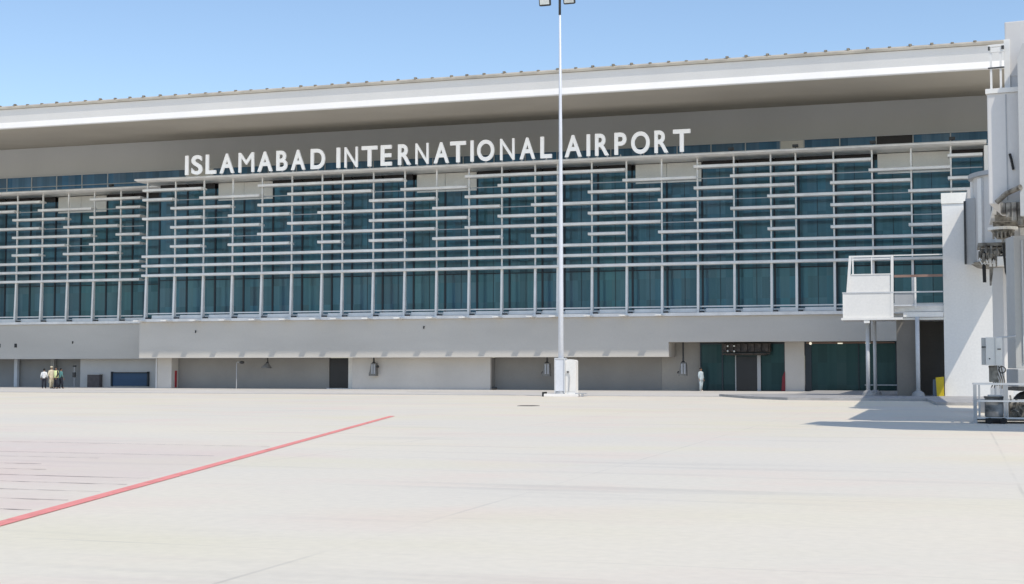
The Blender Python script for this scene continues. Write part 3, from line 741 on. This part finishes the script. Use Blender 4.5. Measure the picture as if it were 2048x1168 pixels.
for x_, y_, r_ in ((-4.62, -18.4, .105), (-4.30, -17.3, .095), (-1.98, -19.12, .11)):
    MB().tube([(x_, y_, .13), (x_, y_, 4.22 if x_ < -3 else 4.36)], r_, 14).build('support_post', M['rail'], A, True)
    MB().tube([(x_, y_, .125), (x_, y_, .3), (x_, y_, .42)], [.36, .3, .13], 14).build('post_footing', M['kerb'], A)
MB().tube([(-4.45, -18.9, 4.2), (-4.45, -18.9, 2.95)], .03, 8).build('drain_pipe', M['dkmetal'], A)
q = tag(MB().prism([(-1.03, .13), (-.66, .13), (-.66, 1.16), (-1.08, 1.12)], 'y', -19.25, -19.1).build('board', M['yellow']), 'yellow board leaning against the white block', 'board')
q = tag(MB().prism([(-1.24, .13), (-.98, .13), (-1.06, 1.06), (-1.22, 1.0)], 'y', -19.05, -18.93).build('board', M['slate']), 'slate blue board standing behind the yellow board', 'board')

# ================================================================== JET BRIDGE
J = thing('jet_bridge', 'grey passenger boarding bridge on a column at the right edge', 'jet bridge', (2.4, -44, 0))
# corridor from the block to the rotunda
MB().prism([(-18.97, 7.2), (-18.97, 10.2), (-40.4, 8.6), (-40.4, 5.6)], 'x', .50, 2.75).build('corridor', M['bridge'], J)
box('corridor_end_frame', M['dkmetal'], J, .34, .42, -42.6, -42.3, 5.5, 7.85)
box('corridor_end_panel', M['bridge2'], J, .425, .75, -42.55, -42.35, 5.5, 7.95)
# rotunda : slatted drum
rc = Vector((2.62, -42.0)); rr = 1.95
q = MB(); seg = 28
q.tube([(rc.x, rc.y, 5.55), (rc.x, rc.y, 8.7)], rr, seg); q.build('rotunda', M['bridge'], J)
for k in range(seg):
    a = k * 2 * math.pi / seg + .1
    if k % 2: continue
    px_, py_ = rc.x + (rr + .03) * math.cos(a), rc.y + (rr + .03) * math.sin(a)
    rt = Matrix.Translation((px_, py_, 0)) @ Matrix.Rotation(a, 4, 'Z')
    MB().box(-.05, .05, -.13, .13, 5.6, 8.62, .02, rot=rt).build('rotunda_slat', M['white'], J)
MB().tube([(rc.x, rc.y, 8.7), (rc.x, rc.y, 8.86)], rr + .15, 32).build('rotunda_roof', M['grey'], J)
MB().tube([(rc.x, rc.y, 5.40), (rc.x, rc.y, 5.54)], [rr - .1, rr + .12], 32).build('rotunda_floor', M['grime'], J)
rg = random.Random(11)
q = MB()
q.box(.78, 2.1, -44.9, -43.2, 5.95, 6.08, .02); q.box(.9, 2.0, -45.0, -44.2, 5.72, 5.86, .02)
for k in range(20):
    x_ = .80 + k * .062; z_ = 5.62 + rg.uniform(-.08, .2)
    q.box(x_, x_ + rg.uniform(.05, .14), -45.15 + rg.uniform(-.1, .1), -44.3, z_ - rg.uniform(.05, .22), z_ + rg.uniform(.04, .16), .01)
for k in range(7): q.tube([(.85 + k * .19, -45.1, 5.93), (.87 + k * .19, -45.2, 5.75 - .05 * (k % 3)), (.97 + k * .19, -45.05, 5.55)], rg.uniform(.02, .04), 6)
q.build('slewing_gear', M['grime'], J)
q = MB()
for k in range(4):
    x_ = .84 + k * .10; q.tube([(x_, -45.0, 5.6), (x_ + .02, -45.05, 5.42), (x_ + .08, -45.05, 5.3), (x_ + .15, -45.05, 5.34), (x_ + .19, -45, 5.6)], .028, 8)
q.build('coiled_cable', M['louvre'], J)
q = MB(); q.box(1.42, 1.72, -45.3, -44.8, 5.22, 5.55, .02); q.build('junction_box', M['louvre'], J)
for x_ in (1.20, 1.33): MB().tube([(x_, -45, 5.58), (x_, -45, 5.22)], .045, 8).build('hanger_rod', M['louvre'], J)
q = MB(); q.tube([(1.60, -46, 6.40), (1.60, -46, 6.50)], .50, 24); q.build('turntable_plate', M['louvre'], J)
q = MB(); q.tube([(1.60, -46, 6.10), (1.60, -46, 6.22), (1.60, -46, 6.395)], [.20, .30, .40], 18)
for k in range(6): q.box(1.25 + k * .13, 1.31 + k * .13, -46.5, -46.2, 6.08, 6.3, .01)
q.build('turntable_hub', M['grime'], J)
# column
cx, cy = 1.62, -42.9
rt = Matrix.Translation((cx, cy, 0)) @ Matrix.Rotation(R(52), 4, 'Z')
MB().box(-.24, .24, -.24, .24, .5, 5.3, .02, rot=rt).build('column', M['bridge'], J)
MB().box(-.6, .6, -.6, .6, 0, .5, .04, rot=rt).build('column_base', M['kerb'], J)
# drive frame / wide column nearer the camera
cx2, cy2 = 2.25, -50.5
rt2 = Matrix.Translation((cx2, cy2, 0)) @ Matrix.Rotation(R(12), 4, 'Z')
q = MB(); q.box(-.62, .62, -.5, .5, 1.62, 5.75, .02, rot=rt2); q.build('lift_column', M['bridge2'], J)
q = MB(); q.box(-.40, -.36, -.56, -.505, 1.8, 5.6, rot=rt2); q.box(-.08, -.03, -.56, -.505, 2.6, 5.6, rot=rt2); q.build('column_rib', M['rail'], J)
q = MB(); q.box(-.62, 1.2, -.7, .7, 1.05, 1.60, .03, rot=rt2); q.build('bogie_frame', M['grey'], J)
q = MB(); q.box(-.62, 1.2, -.72, .72, .93, 1.04, .01, rot=rt2); q.build('bogie_band', M['dkmetal'], J)
for s_ in (-.1, .9):
    c0 = rt2 @ Vector((s_, -.35, .46)); c1 = rt2 @ Vector((s_, .35, .46))
    MB().tube([c0, c1], .46, 22).build('wheel', M['rubber'], J)
q = MB(); q.tube([(1.05, -51.1, 2.55), (1.75, -51.1, 2.62), (1.9, -50.9, 2.62)], .03, 8); q.build('conduit', M['rail'], J)
vb = box('vestibule', M['bridge2'], J, 1.25, 4.2, -55.5, -44.05, 6.9, 8.45)
for a_ in (-44.6, -47.2): box('vestibule_window', M['glass_dark'], vb, 1.232, 1.245, a_ - 1.6, a_, 7.0, 8.2)
box('vestibule_sill', M['louvre'], vb, 1.2, 4.25, -55.55, -44.1, 6.78, 6.89)
for k in range(5): box('floor_joist', M['grime'], vb, 1.3, 4.1, -54.5 + 2.3 * k, -54.3 + 2.3 * k, 6.55, 6.77)
# control cabinets hung on the column
cc = MB(); cc.box(.86, 1.34, -51.6, -51.1, 1.72, 2.58, .015)
o = cc.build('control_cabinet', M['white'], J)
MB().box(.74, .85, -51.55, -51.15, 1.73, 2.57, .01).build('cabinet_side', M['bridge2'], o)
MB().box(1.13, 1.137, -51.62, -51.601, 1.74, 2.56).build('cabinet_seam', M['grey'], o)
MB().box(.74, .86, -51.63, -51.60, 2.26, 2.30).build('cabinet_handle', M['dkmetal'], o)
MB().box(1.2, 1.3, -51.63, -51.60, 2.2, 2.23).build('cabinet_handle', M['dkmetal'], o)
MB().ball((.97, -51.61, 1.92), .022, 8).build('cabinet_lock', M['dkmetal'], o)
q = MB(); q.box(.95, 1.2, -51.45, -51.2, 1.2, 1.71, .02)
for k in range(6): q.tube([(.95 + k * .07, -51.4, 1.7), (1.0 + k * .07, -51.42, 1.45), (1.1 + k * .06, -51.4, 1.25), (1.0 + k * .08, -51.4, 1.0)], .02, 6)
q.build('cable_bundle', M['grime'], J)
q = MB(); pts = [(1.33 + .1 * math.cos(a), -51.5, 1.58 + .1 * math.sin(a)) for a in [k * .52 for k in range(13)]]; q.tube(pts, .018, 6, cap=False); q.build('cable_loop', M['rubber'], J)
# hanging cables below the rotunda
q = MB(); q.tube([(1.62, -46, 5.95), (1.63, -46, 5.5), (1.68, -46, 4.95), (1.75, -46, 4.74), (1.86, -46, 4.66), (1.98, -46, 4.72)], .042, 8); q.build('hanging_cable', M['rubber'], J)
q = MB(); q.tube([(.97, -45, 5.45), (.97, -45, 5.3), (.98, -45, 5.22), (.99, -45, 4.66)], [.02, .03, .065, .06], 10); q.build('hanging_cable', M['rubber'], J)
q = MB(); q.prism([(1.16, 5.2), (1.30, 5.2), (1.22, 4.55), (1.16, 4.55)], 'y', -44.9, -44.85); q.build('bracket_and_shadow_arm', M['grime'], J)
# telescopic tunnel, running out of the picture to the right and towards the viewer
def cw(cxx, cz):      # camera-ground coordinates of the site survey -> world
    return Vector((cxx * .9532 - cz * .3024, CAM.y + cxx * .3024 + cz * .9532))
P0 = cw(11.91, 34.8); dirn = Vector((.905 * .9532 + .426 * .3024, .905 * .3024 - .426 * .9532)).normalized()
ang = math.atan2(dirn.y, dirn.x)
TR = Matrix.Translation((P0.x, P0.y, 0)) @ Matrix.Rotation(ang, 4, 'Z')       # local x along the tunnel, local y away from the camera side
def tb(name, m, par, x0, x1, y0, y1, z0, z1, bev=0): return MB().box(x0, x1, y0, y1, z0, z1, bev, rot=TR).build(name, M[m], par)
tn = tb('tunnel', 'bridge', J, 0, 16, 0, 3.0, 5.72, 8.50, .03)
tb('tunnel_roof_rim', 'white', tn, -.03, 16, -.04, 3.04, 8.5, 8.62)
q = MB()
for k in (.45, ): q.box(k - .012, k + .012, -.015, 0.0, 5.8, 8.45, rot=TR)
q.build('panel_seam', M['grey'], tn)
ou = MB(); ou.prism([(.78, 5.35), (.78, 9.25), (.9, 9.6), (14, 9.6), (14, 5.35)], 'y', -.45, 3.4)
bmesh.ops.transform(ou.bm, matrix=TR, verts=ou.bm.verts[:]); ou.build('outer_tunnel', M['bridge2'], J)
q = MB()
for k in range(9): q.box(.30 + k * .13, .42 + k * .13, -.25 - .04 * (k % 3), .1, 5.45 - .1 * (k % 4), 5.72, .02, rot=TR)
q.tube([TR @ Vector((.2, -.1, 5.75)), TR @ Vector((.45, -.2, 5.95)), TR @ Vector((.8, -.5, 6.05))], .07, 8)
q.build('roller_gear', M['grime'], J)
q = MB(); q.tube([TR @ Vector((.52, -.03, 6.95)), TR @ Vector((.56, -.06, 6.8)), TR @ Vector((.6, -.03, 6.55))], .03, 8); q.build('cable', M['rubber'], J)
# roof box and railing
rb = tb('roof_box', 'bridge', J, .42, 4, .3, 2.4, 8.95, 10.35, .03)
tb('roof_box_frame', 'white', J, .40, .54, .26, .40, 8.62, 9.9)
tb('roof_box_frame', 'bridge', J, .55, .85, .32, .4, 8.62, 9.5)
q = MB()
for x_, ht_ in ((.10, 9.75), (.33, 9.72)):
    q.box(x_ - .025, x_ + .025, .1, .15, 8.6, ht_, rot=TR)
q.box(.04, .42, .09, .16, 9.70, 9.76, rot=TR)
q.box(.10, .42, .08, .13, 9.56, 9.68, rot=TR)
q.build('roof_railing', M['white'], J)
q = MB(); q.box(.03, .42, .07, .12, 9.15, 9.18, rot=TR); q.build('railing_bar', M['dkmetal'], J)
for a_, b_ in ((.04, .08), (.36, .42)): MB().box(a_, b_, .06, .13, 9.62, 9.71, rot=TR).build('railing_joint', M['dkmetal'], J)

# ------------------------------------------------------------------ railed ground unit below the bridge
K = thing('guard_cage', 'grey railed guard frame standing on the apron under the bridge', 'guard rail', (1.2, -53, 0))
q = MB()
ya, yb = -53.4, -51.8
q.box(.45, .55, ya - .05, ya + .05, 0, 1.15)
for x_ in (.62, 1.33, 1.40, 2.15):
    q.box(x_ - .028, x_ + .028, ya - .03, ya + .03, .12, 1.14)
    if x_ in (.48, 1.40, 2.15): q.box(x_ - .028, x_ + .028, yb - .03, yb + .03, .12, 1.14)
q.build('post', M['grey'], K)
for z_ in (1.16, .66, .16):
    q = MB(); q.box(.45, 2.3, ya - .035, ya + .035, z_ - .025, z_ + .025); q.box(.45, 2.3, yb - .03, yb + .03, z_ - .02, z_ + .02); q.box(.45, .51, ya + .036, yb - .031, z_ - .02, z_ + .02); q.build('rail', M['rail'], K)
q = MB(); q.box(.55, 2.2, ya + .04, yb - .04, .08, .12); q.build('floor_plate', M['dkmetal'], K)
U = thing('drive_unit', 'soot-stained grey box on small black wheels inside the guard frame', 'drive unit', (1.05, -53.1, 0))
q = MB(); q.box(.78, 1.30, -53.3, -52.5, .18, .74, .03); q.build('body', mat('sooty_metal', (.34, .34, .34), .6, .3, 3, tint=(.05, .05, .05)), U)
q = MB(); q.box(.76, 1.34, -53.33, -52.5, .74, .79, .01); q.build('lid', M['dkmetal'], U)
q = MB(); q.box(.78, 1.38, -53.6, -53.45, .02, .16, .03)
q.build('skid', M['rubber'], U)
for x_ in (.9, 1.28):
    MB().tube([(x_, -53.75, .09), (x_, -53.62, .09)], .09, 14).build('wheel', M['rubber'], U)
q = MB(); q.box(.95, 1.05, -53.2, -53.0, .8, 1.05, .01); q.box(1.1, 1.2, -53.2, -53.0, .8, 1.1, .01); q.box(.86, 1.26, -53.25, -52.9, .79, .84, .01); q.build('motor', M['rail'], U)
q = MB()
for k in range(16):
    a = random.uniform(1.48, 2.1); b_ = random.uniform(.2, .6)
    q.tube([(a, -53.0, b_), (a + random.uniform(-.1, .1), -53.05, b_ + .12), (a + random.uniform(-.15, .15), -53, b_ + random.uniform(0, .25))], random.uniform(.015, .04), 6)
q.box(1.46, 2.1, -52.95, -52.5, .15, .62, .03)
q.build('hose_tangle', M['grime'], U)
